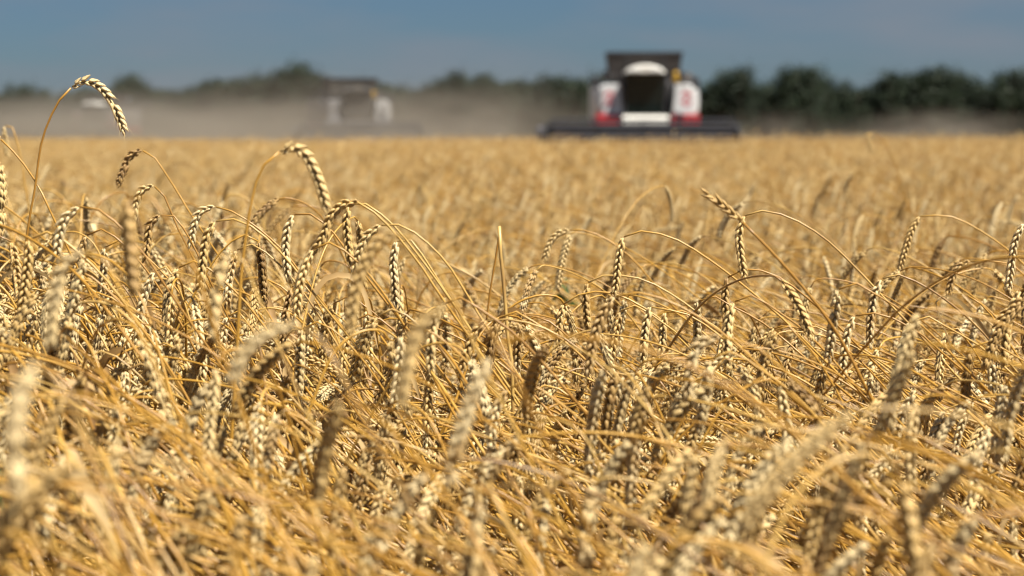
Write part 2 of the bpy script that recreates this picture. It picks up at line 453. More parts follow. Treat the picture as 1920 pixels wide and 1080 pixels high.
    for s in (-1, 1):
        x0, x1 = -0.12 + 0.645 * s, -0.12 + 0.695 * s
        m = MB(); m.hexa([(x0, -0.86, 1.73), (x0 + .012, -0.86, 1.73), (x0 + .012, 0.41, 1.73), (x0, 0.41, 1.73)], [(x1, -1.03, 3.05), (x1 + .012, -1.03, 3.05), (x1 + .012, 0.41, 3.05), (x1, 0.41, 3.05)]); m.build('side_window', C_GLASS, cab)
    m = MB(); m.box(-0.38, 0.14, -0.15, 0.3, 1.73, 2.15); m.box(-0.36, 0.12, 0.22, 0.36, 2.16, 2.8); m.build('seat', C_INT, cab, bevel=0.04)
    m = MB(); m.tube([(-0.12, -0.72, 1.73), (-0.12, -0.5, 2.25)], 0.05, 10)
    m.tube([(-0.12 + 0.2 * math.cos(t), -0.5 + 0.08 * math.sin(t), 2.27 + 0.18 * math.sin(t)) for t in np.linspace(0, 6.283, 25)], 0.018, 8); m.build('steering_wheel', C_INT, cab, True)
    roof = MB()
    prof = [(-0.78, 3.07), (-0.74, 3.15), (-0.60, 3.26), (-0.36, 3.33), (-0.12, 3.35), (0.12, 3.33), (0.36, 3.26), (0.50, 3.15), (0.54, 3.07)]
    n = len(prof)
    rings = [[(x * 0.86 - 0.017, -1.34, 3.08 + (z - 3.07) * 0.72) for x, z in prof], [(x, -1.22, z) for x, z in prof], [(x, 0.3, z) for x, z in prof], [(x, 0.56, 3.07 + (z - 3.07) * 0.85) for x, z in prof]]
    vs = [v for rg in rings for v in rg]
    roof.add(vs, [(j * n + i, j * n + i + 1, (j + 1) * n + i + 1, (j + 1) * n + i) for j in range(3) for i in range(n - 1)] + [tuple(range(n)), tuple(range(3 * n, 4 * n))] + [(j * n, (j + 1) * n, (j + 2) * n - 1, (j + 1) * n - 1) for j in range(3)])
    roof = roof.build('roof', C_CREAM, cab, bevel=0.012)
    for x in (-0.56, -0.36, 0.12, 0.32):
        m = MB(); m.lathe([(-1.372, 0.05), (-1.368, 0.07), (-1.33, 0.075)], (x, 0, 3.16), 'y', 16); m.build('headlight', C_LAMP, root, True)
    m = MB(); m.lathe([(2.98, 0.08), (3.01, 0.10), (3.12, 0.09), (3.16, 0.05)], (1.02, 0.45, 0), 'z', 18); m.box(0.92, 1.12, 0.44, 0.5, 2.84, 3.0); m.build('warning_beacon', C_YEL, root, bevel=0.006)
    # mirrors on arms
    for s, mx in ((-1, -1.78), (1, 1.55)):
        m = MB(); m.tube([(-0.12 + 0.8 * s, -1.1, 2.98), (mx * 0.8, -1.2, 3.0), (mx, -1.2, 2.9)], 0.02, 8); ar = m.build('mirror_arm', C_DARK, root, True)
        m = MB(); m.box(mx - 0.12, mx + 0.12, -1.24, -1.17, 2.55, 2.92); m.build('mirror', C_DARK, ar, bevel=0.02)
    # bumper apron under the cab
    m = MB(); m.prism([(-1.2, 1.36), (-1.40, 1.40), (-1.38, 1.50), (-1.2, 1.68), (0.2, 1.67), (0.2, 1.36)], -0.87, 0.66); m.build('front_apron', C_CREAM, root, bevel=0.02)
    # ladder at the driver's side with handrail
    m = MB()
    for k in range(4): m.box(1.05, 1.5, -0.92 + 0.0 * k, -0.72, 0.55 + 0.26 * k, 0.585 + 0.26 * k)
    m.box(1.02, 1.05, -0.93, -0.71, 0.5, 1.5); m.box(1.5, 1.53, -0.93, -0.71, 0.5, 1.5); m.build('ladder', C_DARK, root)
    m = MB(); m.tube([(1.62, -0.62, 1.4), (1.64, -0.66, 2.4), (1.6, -0.3, 2.98), (1.6, 0.7, 2.98)], 0.018, 8); m.build('handrail', C_STEEL, root, True)
    # wheels
    def wheel(x, y, r, w, tread):
        prof = [(-w / 2, r * .55), (-w / 2, r * .86), (-w * .42, r * .95), (-w * .3, r), (w * .3, r), (w * .42, r * .95), (w / 2, r * .86), (w / 2, r * .55)]
        m = MB(); m.lathe(prof, (x, y, r), 'x', 36)
        for k in range(tread):
            for sd in (-1, 1):
                t = 2 * math.pi * (k + 0.25 * sd) / tread
                c, s_ = math.cos(t), math.sin(t); c2, s2 = math.cos(t + 0.14), math.sin(t + 0.14)
                q0 = [(x + sd * 0.02, y + r * c * .99, r + r * s_ * .99), (x + sd * 0.02, y + r * c2 * .99, r + r * s2 * .99), (x + sd * w * .48, y + r * math.cos(t + .3) * .93, r + r * math.sin(t + .3) * .93), (x + sd * w * .48, y + r * math.cos(t + .18) * .93, r + r * math.sin(t + .18) * .93)]
                q1 = [(p[0], y + (p[1] - y) * 1.05, r + (p[2] - r) * 1.05) for p in q0]
                m.hexa(q0, q1)
        wh = m.build('wheel', C_BLACK, root)
        sd = 1 if x > 0 else -1
        m = MB(); m.lathe([(-w * .3, r * .5), (-w * .3, r * .56), (w * .3, r * .56), (w * .36, r * .5), (w * .2, r * .3), (w * .28, r * .16), (w * .28, 0.02)] if sd > 0 else [(w * .3, r * .5), (w * .3, r * .56), (-w * .3, r * .56), (-w * .36, r * .5), (-w * .2, r * .3), (-w * .28, r * .16), (-w * .28, 0.02)], (x, y, r), 'x', 28); m.build('rim', C_RED, wh, True)
    for s in (-1, 1):
        wheel(1.32 * s, 0.15, 0.85, 0.62, 22); wheel(1.2 * s, 4.3, 0.58, 0.42, 18)
    m = MB(); m.tube([(-1.3, 0.15, 0.85), (1.3, 0.15, 0.85)], 0.12, 12); m.tube([(-1.2, 4.3, 0.58), (1.2, 4.3, 0.58)], 0.08, 12); m.build('axle', C_DARK, root, True)
    # feeder house and header
    m = MB(); m.hexa([(-0.78, -0.3, 0.95), (0.6, -0.3, 0.95), (0.6, -0.3, 1.75), (-0.78, -0.3, 1.75)], [(-0.78, -2.0, 0.35), (0.6, -2.0, 0.35), (0.6, -2.0, 1.05), (-0.78, -2.0, 1.05)]); m.build('feeder_house', C_DARK, root, bevel=0.02)
    X0, X1 = -3.42, 2.78
    m = MB(); m.box(X0, X1, -2.12, -2.02, 0.25, 1.22); m.box(X0, X1, -2.2, -2.02, 1.22, 1.40)
    m.prism([(-2.12, 0.22), (-2.9, 0.16), (-3.3, 0.12), (-3.3, 0.16), (-2.9, 0.22), (-2.12, 0.28)], X0, X1); m.build('header', C_DARK, root)
    m = MB(); m.tube([(X0 + 0.1, -2.5, 0.55), (X1 - 0.1, -2.5, 0.55)], 0.2, 14)
    for sg, xa, xb in ((1, X0 + 0.15, -0.8), (-1, X1 - 0.15, 0.6)):
        t = np.linspace(0, 1, 110); th = t * 2 * math.pi * 5
        xx = xa + (xb - xa) * t
        m.tube(np.stack([xx, -2.5 + 0.25 * np.cos(th), 0.55 + 0.25 * np.sin(th) * sg], 1), 0.035, 5)
    m.build('header_auger', C_STEEL, root, True)
    reel = MB(); ry, rz_, rr = -3.0, 0.96, 0.56
    reel.tube([(X0 + 0.12, ry, rz_), (X1 - 0.12, ry, rz_)], 0.07, 10)
    nb = 6
    for k in range(nb):
        t = 2 * math.pi * k / nb + 0.35
        by, bz = ry + rr * math.cos(t), rz_ + rr * math.sin(t)
        reel.tube([(X0 + 0.12, by, bz), (X1 - 0.12, by, bz)], 0.045, 8)
        for x in np.arange(X0 + 0.2, X1 - 0.15, 0.15):
            reel.tube([(x, by, bz), (x, by + 0.03, bz - 0.24)], 0.014, 4)
        for x in np.linspace(X0 + 0.14, X1 - 0.14, 5):
            reel.tube([(x, ry, rz_), (x, by, bz)], 0.025, 6)
    reel.build('reel', C_REEL, root)
    for s, x in ((-1, X0), (1, X1)):
        m = MB(); m.prism([(-2.02, 0.2), (-2.02, 1.3), (-2.5, 1.32), (-3.5, 0.7), (-4.3, 0.22), (-4.3, 0.14), (-3.2, 0.12)], min(x, x + 0.09 * s), max(x, x + 0.09 * s))
        m.build('crop_divider', C_DARK, root, bevel=0.02)
        m = MB(); m.tube([(x + 0.05 * s, -2.1, 1.38), (x + 0.05 * s, -3.05, 1.02)], 0.05, 8); m.build('reel_arm', C_DARK, root, True)
    m = MB(); m.box(X0 - 0.32, X0 - 0.12, -2.5, -2.1, 0.55, 1.28); m.box(X0 - 0.12, X0, -2.3, -2.2, 0.8, 1.0); m.build('drive_guard', C_STEEL, root, bevel=0.05)
    return root

def dup(root, name=None):
    r = root.copy(); COL.objects.link(r)
    for ch in list(root.children):
        c = ch.copy(); COL.objects.link(c); c.parent = r
        for g_ in list(ch.children):
            d = g_.copy(); COL.objects.link(d); d.parent = c
    return r
c1 = make_combine()
CG = 'combine harvesters working the field'
D1 = 72.6
c1.location = ((1211 - 960) / FPX * (D1 + 0.5), D1 + 0.5, 0); c1.rotation_euler.z = R(0.5)
tag(c1, 'nearest white and red combine harvester facing the camera with its wide reel down', 'combine harvester', CG)
c2 = dup(c1); D2 = 118
c2.location = ((668 - 960) / FPX * D2, D2, 0); c2.rotation_euler.z = R(16); c2.scale = (1.06, 1.06, 1.06)
tag(c2, 'combine harvester half veiled in dust behind and left of the nearest one', 'combine harvester', CG)
C_PALE = paint('pale_grey_paint', (0.36, 0.36, 0.36), 0.6, var=0.1, dust=0.2)
C_GREY = paint('muted_grey_paint', (0.17, 0.17, 0.18), 0.6, var=0.12, dust=0.2)
for o in list(c2.children_recursive):                              # several parts of this machine take darker, greyer materials
    nm = o.name.split('.')[0]
    if nm in ('windscreen', 'headlight', 'emblem', 'lower_panel', 'warning_beacon'):
        o.material_slots[0].link = 'OBJECT'
        o.material_slots[0].material = {'windscreen': C_BLACK, 'headlight': C_DARK, 'warning_beacon': C_YEL}.get(nm, C_GREY)
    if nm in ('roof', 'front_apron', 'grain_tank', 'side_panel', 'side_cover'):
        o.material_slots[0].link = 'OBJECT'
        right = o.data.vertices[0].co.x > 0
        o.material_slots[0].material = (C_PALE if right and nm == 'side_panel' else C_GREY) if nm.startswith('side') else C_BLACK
c3 = dup(c1); D3 = 158
c3.location = ((186 - 960) / FPX * D3, D3, 0); c3.rotation_euler.z = R(-10)
for o in list(c3.children_recursive):  # panels and apron greyed: the dust haze's dimming is put into their paint
    if o.name.split('.')[0] in ('front_apron', 'side_panel', 'side_cover'):
        o.material_slots[0].link = 'OBJECT'; o.material_slots[0].material = C_GREY
tag(c3, 'farthest combine harvester almost lost in thick dust behind the tall bent wheat ear', 'combine harvester', CG)

# ------------------------------------------------------------------ dust raised by the harvesters
def dust_mat(name, dens, nscale, col=(0.46, 0.415, 0.345), power=1.4, seed=0.0):
    m = bpy.data.materials.new(name); m.use_nodes = True
    nt = m.node_tree; nt.nodes.clear()
    o = N(nt, 'ShaderNodeOutputMaterial'); pv = N(nt, 'ShaderNodeVolumePrincipled')
    pv.inputs['Color'].default_value = (*col, 1); pv.inputs['Anisotropy'].default_value = 0.2
    tc = N(nt, 'ShaderNodeTexCoord'); ln = N(nt, 'ShaderNodeVectorMath', operation='LENGTH')
    mr = N(nt, 'ShaderNodeMath', operation='SUBTRACT', use_clamp=True); mr.inputs[0].default_value = 1.0
    pw = N(nt, 'ShaderNodeMath', operation='POWER'); pw.inputs[1].default_value = power
    mp = N(nt, 'ShaderNodeMapping'); mp.inputs['Location'].default_value = (seed, seed * .7, seed * 1.3)
    ns = N(nt, 'ShaderNodeTexNoise'); ns.inputs['Scale'].default_value = nscale; ns.inputs['Detail'].default_value = 3
    nr = N(nt, 'ShaderNodeMapRange'); nr.inputs['From Min'].default_value = 0.34; nr.inputs['From Max'].default_value = 0.66; nr.inputs['To Min'].default_value = 0.05; nr.inputs['To Max'].default_value = 1.9
    mu = N(nt, 'ShaderNodeMath', operation='MULTIPLY'); mk = N(nt, 'ShaderNodeMath', operation='MULTIPLY'); mk.inputs[1].default_value = dens
    L = nt.links.new
    L(tc.outputs['Object'], ln.inputs[0]); L(ln.outputs['Value'], mr.inputs[1]); L(mr.outputs[0], pw.inputs[0])
    L(tc.outputs['Object'], mp.inputs['Vector']); L(mp.outputs['Vector'], ns.inputs['Vector']); L(ns.outputs['Fac'], nr.inputs['Value'])
    L(pw.outputs[0], mu.inputs[0]); L(nr.outputs[0], mu.inputs[1]); L(mu.outputs[0], mk.inputs[0]); L(mk.outputs[0], pv.inputs['Density'])
    L(pv.outputs['Volume'], o.inputs['Volume'])
    return m
def ico(sub=2):
    bm = bmesh.new(); bmesh.ops.create_icosphere(bm, subdivisions=sub, radius=1.0)
    me = bpy.data.meshes.new('dust_cloud'); bm.to_mesh(me); bm.free()
    return me
def dust(px, D, hw_px, ytop, depth, dens, nscale, label, seed, power=1.4):
    s = FPX / D
    me = ico(3); me.materials.append(dust_mat('dust', dens, nscale, seed=seed, power=power))
    o = bpy.data.objects.new('dust_cloud', me); COL.objects.link(o)
    o.location = ((px - 960) / s, D, 0.3); o.scale = (hw_px / s, depth, max(1.0, CAM_Z - 0.3 + (HORIZON - ytop) / s))
    tag(o, label, 'dust cloud', 'dust clouds raised by the harvesters', 'stuff')
    return o
dust(120, 142, 760, 158, 12, 0.22, 3.2, 'thick brown dust bank over the far left of the field', 1.0)
dust(600, 104, 420, 125, 7, 0.24, 3.0, 'pale dust drifting in front of the middle combine harvester', 3.0)
dust(860, 150, 420, 140, 14, 0.075, 3.4, 'dust hanging between the middle and the nearest combine harvester', 5.0)
dust(170, 148, 260, 150, 5, 0.30, 2.6, 'dense dust plume around the farthest combine harvester', 4.0)
dust(900, 128, 250, 95, 8, 0.045, 3.0, 'thin high wisp of dust left of the nearest combine harvester', 13.0)
dust(330, 150, 330, 112, 8, 0.05, 3.2, 'wispy dust rising before the trees left of the middle combine harvester', 15.0)
dust(1440, 96, 200, 192, 6, 0.11, 2.6, 'low dust puff rising beside the nearest combine harvester', 7.0)
dust(1760, 215, 280, 192, 12, 0.085, 3.6, 'low grey dust under the dark trees at the right', 9.0)
dust(420, 240, 1150, 60, 30, 0.003, 1.6, 'thin veil of dust in front of the left half of the windbreak', 11.0, 1.0)

# ------------------------------------------------------------------ wheat
def floret(ns, us, rs):
    t = np.arange(ns) * 2 * math.pi / ns
    V = np.array([(r * math.cos(a), 0.82 * r * math.sin(a), u) for u, r in zip(us, rs) for a in t])
    m = len(us)
    F = [(i * ns + k, i * ns + (k + 1) % ns, (i + 1) * ns + (k + 1) % ns, (i + 1) * ns + k) for i in range(m - 1) for k in range(ns)]
    F += [tuple(range(ns))[::-1]]
    return V, F
FINE = floret(6, (0, .10, .32, .58, .82, 1.0), (.35, .72, 1.0, .86, .42, .03))
MID = floret(4, (0, .35, 1.0), (.45, 1.0, .06))

def ear_arrays(P, r, fine=True, roll=0.0, awns=0.25, plump=1.0, view=None):
    """Spike of overlapping spikelets in two rows along the polyline P (base to tip)."""
    seg = np.r_[0, np.cumsum(np.linalg.norm(np.diff(P, axis=0), axis=1))]
    Ln = seg[-1]
    n = max(8, int(Ln / 0.0047))
    T, A, B = frames(P)
    if view is not None:
        A = np.cross(T, view); A /= np.linalg.norm(A, axis=1)[:, None]; B = np.cross(T, A)
    ca, sa = math.cos(roll), math.sin(roll)
    A, B = A * ca + B * sa, B * ca - A * sa
    tv, tf = FINE if fine else MID
    Vs, Fs, off = [], [], 0
    def put(V, F):
        nonlocal off
        Vs.append(V); Fs.extend([tuple(i + off for i in f) for f in F]); off += len(V)
    def ip(X, s): return np.array([np.interp(s, seg, X[:, k]) for k in range(3)])
    for i in range(n):
        u = (i + 0.3) / n
        s = u * Ln
        c, t, a, b = ip(P, s), ip(T, s), ip(A, s), ip(B, s)
        sd = 1 if i % 2 else -1
        if 2 < i < n - 2 and r.random() < 0.03: continue
        sz = min(1, 0.62 + 2.6 * u) * (1 - max(0, u - 0.72) * 0.95) * r.uniform(0.9, 1.08)
        psi = R(r.uniform(15, 23))
        ln = 0.0112 * sz
        fl = [(-1, .0016, 1.0, 0.0), (1, .0016, 1.0, 0.0), (0, .0, 1.02, .0022)]
        if fine: fl += [(-1.55, .0021, 0.78, -.0006), (1.55, .0021, 0.78, -.0006)]
        if i == n - 1: psi = 0
        for k, ob, lf, oa in fl:
            beta = R(13 + r.uniform(-3, 3)) * k
            ax = t * math.cos(psi) + a * sd * math.sin(psi)
            ax = ax * math.cos(beta) + b * math.sin(beta)
            ax += r.normal(0, 0.03, 3); ax /= np.linalg.norm(ax)
            p0 = c + a * sd * (0.0013 if k else 0.0022) * plump + b * k * ob * 0.8 + t * oa
            e1 = np.cross(ax, b); e1 /= np.linalg.norm(e1) + 1e-9; e2 = np.cross(ax, e1)
            w = (0.00205 if fine else 0.0026) * sz * plump
            l = ln * lf
            V = p0 + tv[:, :1] * w * e1 + tv[:, 1:2] * w * e2 + tv[:, 2:] * l * ax + (tv[:, 2:] ** 2) * l * 0.06 * (t - ax)
            put(V, tf)
            if fine and k != 0 and abs(k) < 1.2 and r.random() < awns * (0.4 + u):
                La = r.uniform(0.004, 0.010) if u < 0.7 else r.uniform(0.008, 0.026)
                q0 = p0 + ax * l * 0.93; q2 = q0 + (ax * 0.9 + a * sd * 0.12) * La + np.array((0, 0, -La * 0.15))
                v, f = tube_arrays(np.array([q0, (q0 + q2) / 2 + a * sd * La * 0.03, q2]), [0.00028, 0.0002, 0.00006], 3, False)
                put(v, f)
    v, f = tube_arrays(P[:: max(1, len(P) // 8)], np.full(len(P[:: max(1, len(P) // 8)]), 0.0013), 4)
    put(v, f)
    return np.vstack(Vs), Fs

def leaf_arrays(P, w, r, fold=0.35):
    """A dry folded leaf blade with a mid rib."""
    T, A, B = frames(P)
    n = len(P); V = []
    tw = r.uniform(0, 6.28); dt = r.normal(0, 0.25)
    for i in range(n):
        u = i / (n - 1)
        ww = w * (min(1, 0.45 + 3 * u)) * (1 - u ** 3) + 0.0003
        a = tw + dt * i * 0.5
        e = A[i] * math.cos(a) + B[i] * math.sin(a); g_ = np.cross(T[i], e)
        V += [P[i] - e * ww + g_ * ww * fold, P[i], P[i] + e * ww + g_ * ww * fold]
    F = [(3 * i + k, 3 * i + k + 1, 3 * i + k + 4, 3 * i + k + 3) for i in range(n - 1) for k in range(2)]
    return np.array(V), F

APEX = 0.85
def stalk_curves(fam, r):
    """Stem and ear centre lines of a stalk that leans towards -x, highest point at APEX."""
    if fam == 'U':   th0, th1, thn = r.uniform(12, 26), r.uniform(24, 42), r.uniform(85, 105)
    elif fam == 'L': th0, th1, thn = r.uniform(34, 50), r.uniform(46, 60), r.uniform(88, 100)
    else:            th0, th1, thn = r.uniform(10, 34), r.uniform(22, 48), r.uniform(40, 65)
    ln = {'U': r.uniform(0.06, 0.14), 'L': r.uniform(0.15, 0.30), 'S': r.uniform(0.1, 0.2)}[fam]
    lk = r.uniform(0.012, 0.035)
    le = r.uniform(0.085, 0.112)
    if fam == 'U':   e0, e1 = r.uniform(120, 168), r.uniform(160, 188)
    elif fam == 'L': e0, e1 = r.uniform(120, 172), r.uniform(160, 190)
    else:            e0, e1 = thn + r.uniform(0, 10), thn + r.uniform(5, 45)
    ds = 0.004
    nn, nk, ne = int(ln / ds), max(3, int(lk / ds)), int(le / ds)
    neck = th1 + (thn - th1) * (np.linspace(0, 1, nn) ** 1.35)
    kink = np.linspace(thn, e0, nk)
    ear = e0 + (e1 - e0) * np.linspace(0, 1, ne) ** 0.8
    tail = np.r_[neck, kink, ear]
    hz = np.max(np.cumsum(np.cos(np.radians(tail)) * ds))
    need = APEX - hz
    th = (th0 + th1) / 2
    nl = int(need / math.cos(R(th)) / ds)
    low = th0 + (th1 - th0) * np.linspace(0, 1, nl) ** 1.5
    a = np.radians(np.r_[low, tail])
    a = a + np.interp(np.arange(len(a)), np.arange(0, len(a) + 30, 30), r.normal(0, 0.035, len(np.arange(0, len(a) + 30, 30))))
    az = np.cumsum(r.normal(0, 0.012, len(a))) + np.linspace(0, r.normal(0, 0.35), len(a))
    d = np.stack([-np.sin(a) * np.cos(az), np.sin(a) * np.sin(az), np.cos(a)], 1) * ds
    P = np.vstack([[0, 0, 0], np.cumsum(d, axis=0)])
    P[:, 2] *= APEX / P[:, 2].max()
    k = nl + nn + nk
    return P[: k + 1], P[k:]

def stalk_arrays(fam, r, fine=True):
    S, E = stalk_curves(fam, r)
    if fine:
        n = len(S)
        idx = np.unique(np.r_[np.linspace(0, n - 60, 14).astype(int), np.linspace(n - 60, n - 1, 26).astype(int)])
        Q = S[idx]; u = idx / (n - 1)
        rad = np.interp(u, (0, 0.55, 0.8, 1.0), (0.0023, 0.0021, 0.0016, 0.0012)) * r.uniform(0.8, 1.2)
        for q in (4, 9): rad[q] *= 1.4
        stem = tube_arrays(Q, rad, 6)
    else:
        n = len(S); k0 = int(n * 0.45)
        idx = np.unique(np.linspace(k0, n - 1, 12).astype(int))
        stem = tube_arrays(S[idx], np.linspace(0.002, 0.0013, len(idx)), 3)
    ear = ear_arrays(E, r, fine, roll=r.uniform(-1.6, 1.6), awns=0.22, plump=r.uniform(0.9, 1.22))
    leaves = []
    for q in range(2 if fine else 1):
        if r.random() < (0.7 if q == 0 else 0.45):
            k = int(len(S) * r.uniform(0.4, 0.86))
            p = S[k]; t = S[k] - S[k - 4]; t = t / np.linalg.norm(t)
            h = r.normal(0, 1, 3); h[2] = 0; h /= np.linalg.norm(h); l = r.uniform(0.08, 0.2)
            pts = [p, p + t * l * 0.3 + h * l * 0.12, p + t * l * 0.42 + h * l * 0.4 + np.array((0, 0, -.02)), p + t * l * 0.3 + h * l * 0.6 + np.array((0, 0, -l * 0.5))]
            leaves.append(leaf_arrays(spline(pts, 12 if fine else 7), r.uniform(0.0024, 0.0055), r))
    return stem, ear, leaves

def to_mesh(name, parts, smooth=True):
    """parts: [((verts, faces), material)] joined into one mesh."""
    V, F, MI, mats, off = [], [], [], [], 0
    for (v, f), m in parts:
        if m not in mats: mats.append(m)
        V.append(np.asarray(v)); F += [tuple(int(i) + off for i in q) for q in f]; off += len(v); MI += [mats.index(m)] * len(f)
    V = np.vstack(V)
    me = bpy.data.meshes.new(name)
    me.from_pydata(V.tolist(), [], F)
    for m in mats: me.materials.append(m)
    me.polygons.foreach_set('material_index', MI)
    me.polygons.foreach_set('use_smooth', [smooth] * len(F))
    me.update()
    return me

NP, NM = 34, 22
FAMS = ['U'] * 13 + ['L'] * 16 + ['S'] * 5
FAMM = ['U'] * 8 + ['L'] * 11 + ['S'] * 3
proto_col = bpy.data.collections.new('wheat_sources')              # only holds the meshes the mass of wheat is drawn from
near_parts, near_curves = [], []
for k, fam in enumerate(FAMS):
    r = np.random.default_rng(500 + k)
    st, er, lv = stalk_arrays(fam, r)
    near_parts.append((to_mesh('stem', [(st, M_STEM)]), to_mesh('ear', [(er, M_EAR)]), [to_mesh('leaf', [(l, M_LEAF)]) for l in lv], er[0].mean(axis=0)))
    o = bpy.data.objects.new('wheat_source_%03d' % k, to_mesh('wheat_source', [(st, M_STEM), (er, M_EAR)] + [(l, M_LEAF) for l in lv]))
    proto_col.objects.link(o)
for k, fam in enumerate(FAMM):
    r = np.random.default_rng(900 + k)
    st, er, lv = stalk_arrays(fam, r, False)
    o = bpy.data.objects.new('wheat_source_%03d' % (NP + k), to_mesh('wheat_source', [(st, M_STEM), (er, M_EAR)] + [(l, M_LEAF) for l in lv]))
    proto_col.objects.link(o)
NB = 20
for k in range(NB):                                                # bare straws of the lodged mat
    r = np.random.default_rng(1300 + k)
    t0, t1 = (r.uniform(35, 58), r.uniform(52, 76)) if k < 12 else (r.uniform(12, 28), r.uniform(24, 48))
    a_ = np.radians(t0 + (t1 - t0) * np.linspace(0, 1, 60) ** 2)
    az = np.linspace(0, r.normal(0, 0.3), 60)
    P = np.vstack([[0, 0, 0], np.cumsum(np.stack([-np.sin(a_) * np.cos(az), np.sin(a_) * np.sin(az), np.cos(a_)], 1) * 0.02, axis=0)])
    P *= APEX / P[-1, 2] * np.array((1, 1, 1))
    v = tube_arrays(P[::4], np.linspace(0.0024, 0.0016, len(P[::4])) * r.uniform(0.9, 1.15), 6)
    pr = [(v, M_STEM)]
    if k % 2:
        p = P[40]; q = P[44] - p; l = np.linalg.norm(q); q /= l
        pr.append((leaf_arrays(spline([p, p + q * .06 + np.array((0, .01, .01)), p + q * .12 + np.array((.02, .03, -.02)), p + q * .14 + np.array((.04, .04, -.09))], 10), 0.0035, r), M_LEAF))
    o = bpy.data.objects.new('wheat_source_%03d' % (NP + NM + k), to_mesh('wheat_source', pr))
    proto_col.objects.link(o)

WG = 'ripe wheat stalks of the crop'
def label_for(px, py, d, fam):
    side = 'left' if px < 640 else ('middle' if px < 1280 else 'right')
    form = {'U': 'nodding', 'L': 'lodged drooping', 'S': 'straight-eared'}[fam]
    if d < 1.75: z = 'very blurred foreground'
    elif d < 2.45: z = 'softly blurred near rows'
    elif d < 3.6: z = 'sharp rows'
    else: z = 'soft rows behind the sharp ones'
    return '%s wheat stalk in the %s, %s third' % (form, z, side)

# ---- the stalks one can single out in the photo, each traced in space at its own distance
n_hero = 0
def hero(stem, ear, d, label, seed, roll=0.0, plump=1.0, awns=0.25, rs=1.0, leaf=None, de=None):
    """stem: photo pixels from the ear base down; ear: pixels base to tip; d: distance."""
    global n_hero
    r = np.random.default_rng(3000 + seed)
    SP = [at(x, y, d + 0.0) for x, y in stem]
    last, dirv = SP[-1], SP[-1] - SP[-2]
    dirv = dirv / np.linalg.norm(dirv)
    hor = dirv.copy(); hor[2] = 0
    steep = max(0.55, -dirv[2])
    reach = last[2] / steep
    root_p = np.array((last[0] + hor[0] * reach * 0.9, last[1] + hor[1] * reach + r.uniform(0.02, 0.15), 0.0))
    mid = last * 0.5 + root_p * 0.5 + np.array((hor[0] * 0.04, 0, 0.02))
    S = spline([*SP, mid, root_p], 56)[::-1]
    E = spline([at(x, y, d + (de or 0) * i / max(1, len(ear) - 1)) for i, (x, y) in enumerate(ear)], 26)
    u = np.linspace(0, 1, len(S))
    root = empty('wheat_stalk', tuple(root_p))
    def child(nm, arr, mat, par):
        v, f = arr
        me = to_mesh(nm, [((np.asarray(v) - root_p, f), mat)])
        o = bpy.data.objects.new(nm, me); COL.objects.link(o); o.parent = par
        return o
    child('stem', tube_arrays(S, np.interp(u, (0, 0.6, 0.85, 1), (0.0023, 0.0020, 0.0015, 0.0012)) * rs, 7), M_STEM, root)
    view = at(*ear[len(ear) // 2], d) - np.array((0, 0, CAM_Z)); view /= np.linalg.norm(view)
    child('ear', ear_arrays(E, r, True, roll, awns, plump, view), M_EAR, root)
    if leaf:
        child('leaf', leaf_arrays(spline([at(x, y, d + dz) for x, y, dz in leaf[0]], 26), leaf[1], r), M_LEAF, root)
    tag(root, label, 'wheat', WG)
    n_hero += 1
    return root

hero([(133, 165), (110, 190), (88, 235), (75, 280), (66, 350), (52, 430), (42, 540), (38, 640)], [(135, 163), (158, 152), (187, 163), (213, 196), (234, 247)], 2.85, 'tallest wheat stalk at the left, its curved ear bent against the sky', 1, 0.25, 1.12, 0.3, 1.1)
hero([(523, 286), (502, 300), (483, 333), (470, 385), (460, 450), (452, 520), (446, 620)], [(526, 284), (551, 277), (577, 296), (597, 337), (613, 392)], 2.3, 'tall stalk with thick pale ear arching right, next highest after the tallest', 2, 0.35, 1.1, 0.05, 1.15)
hero([(242, 372), (262, 360), (285, 372), (330, 440), (372, 520), (410, 640)], [(242, 376), (240, 420), (246, 480), (251, 545)], 1.75, 'blurred hanging ear with a dark top below the small curled dark ear', 3, 0.8)
hero([(1392, 417), (1440, 465), (1500, 532), (1560, 610), (1600, 680), (1640, 760)], [(1390, 415), (1370, 398), (1348, 380), (1322, 362)], 2.45, 'brown pointed ear standing straight on a slanting pale stem', 4, 0.1, 0.8, 0.3, 1.25)
hero([(1397, 404), (1404, 398), (1440, 396), (1490, 412), (1550, 450), (1610, 508), (1670, 572), (1730, 634), (1780, 690)], [(1396, 406), (1386, 440), (1389, 480), (1396, 522)], 2.95, 'sharp ear hanging from the longest smooth arching stem', 5, 0.1)
hero([(1170, 444), (1180, 437), (1215, 434), (1270, 450), (1330, 487), (1400, 540), (1470, 600), (1540, 670)], [(1168, 446), (1161, 480), (1157, 515), (1153, 550)], 3.0, 'sharp ear hanging by its arched stem, alone above the middle of the crop', 6, 0.2)
hero([(1726, 406), (1742, 404), (1790, 408), (1850, 440), (1910, 486), (1980, 560)], [(1724, 407), (1708, 435), (1697, 470), (1687, 505)], 3.5, 'soft ear with an arched stem near the upper right of the crop', 7, -0.2)
hero([(1922, 414), (1940, 405), (1990, 430), (2040, 500)], [(1919, 420), (1905, 450), (1897, 490), (1891, 545)], 3.0, 'sharp pale ear cut by the right edge of the photo', 8, 0.0)
hero([(1655, 522), (1668, 514), (1700, 520), (1760, 553), (1830, 610), (1900, 690)], [(1652, 525), (1640, 555), (1633, 600), (1631, 648)], 2.85, 'brownish ear with a dark kinked neck under the arching stems', 9, 0.3)
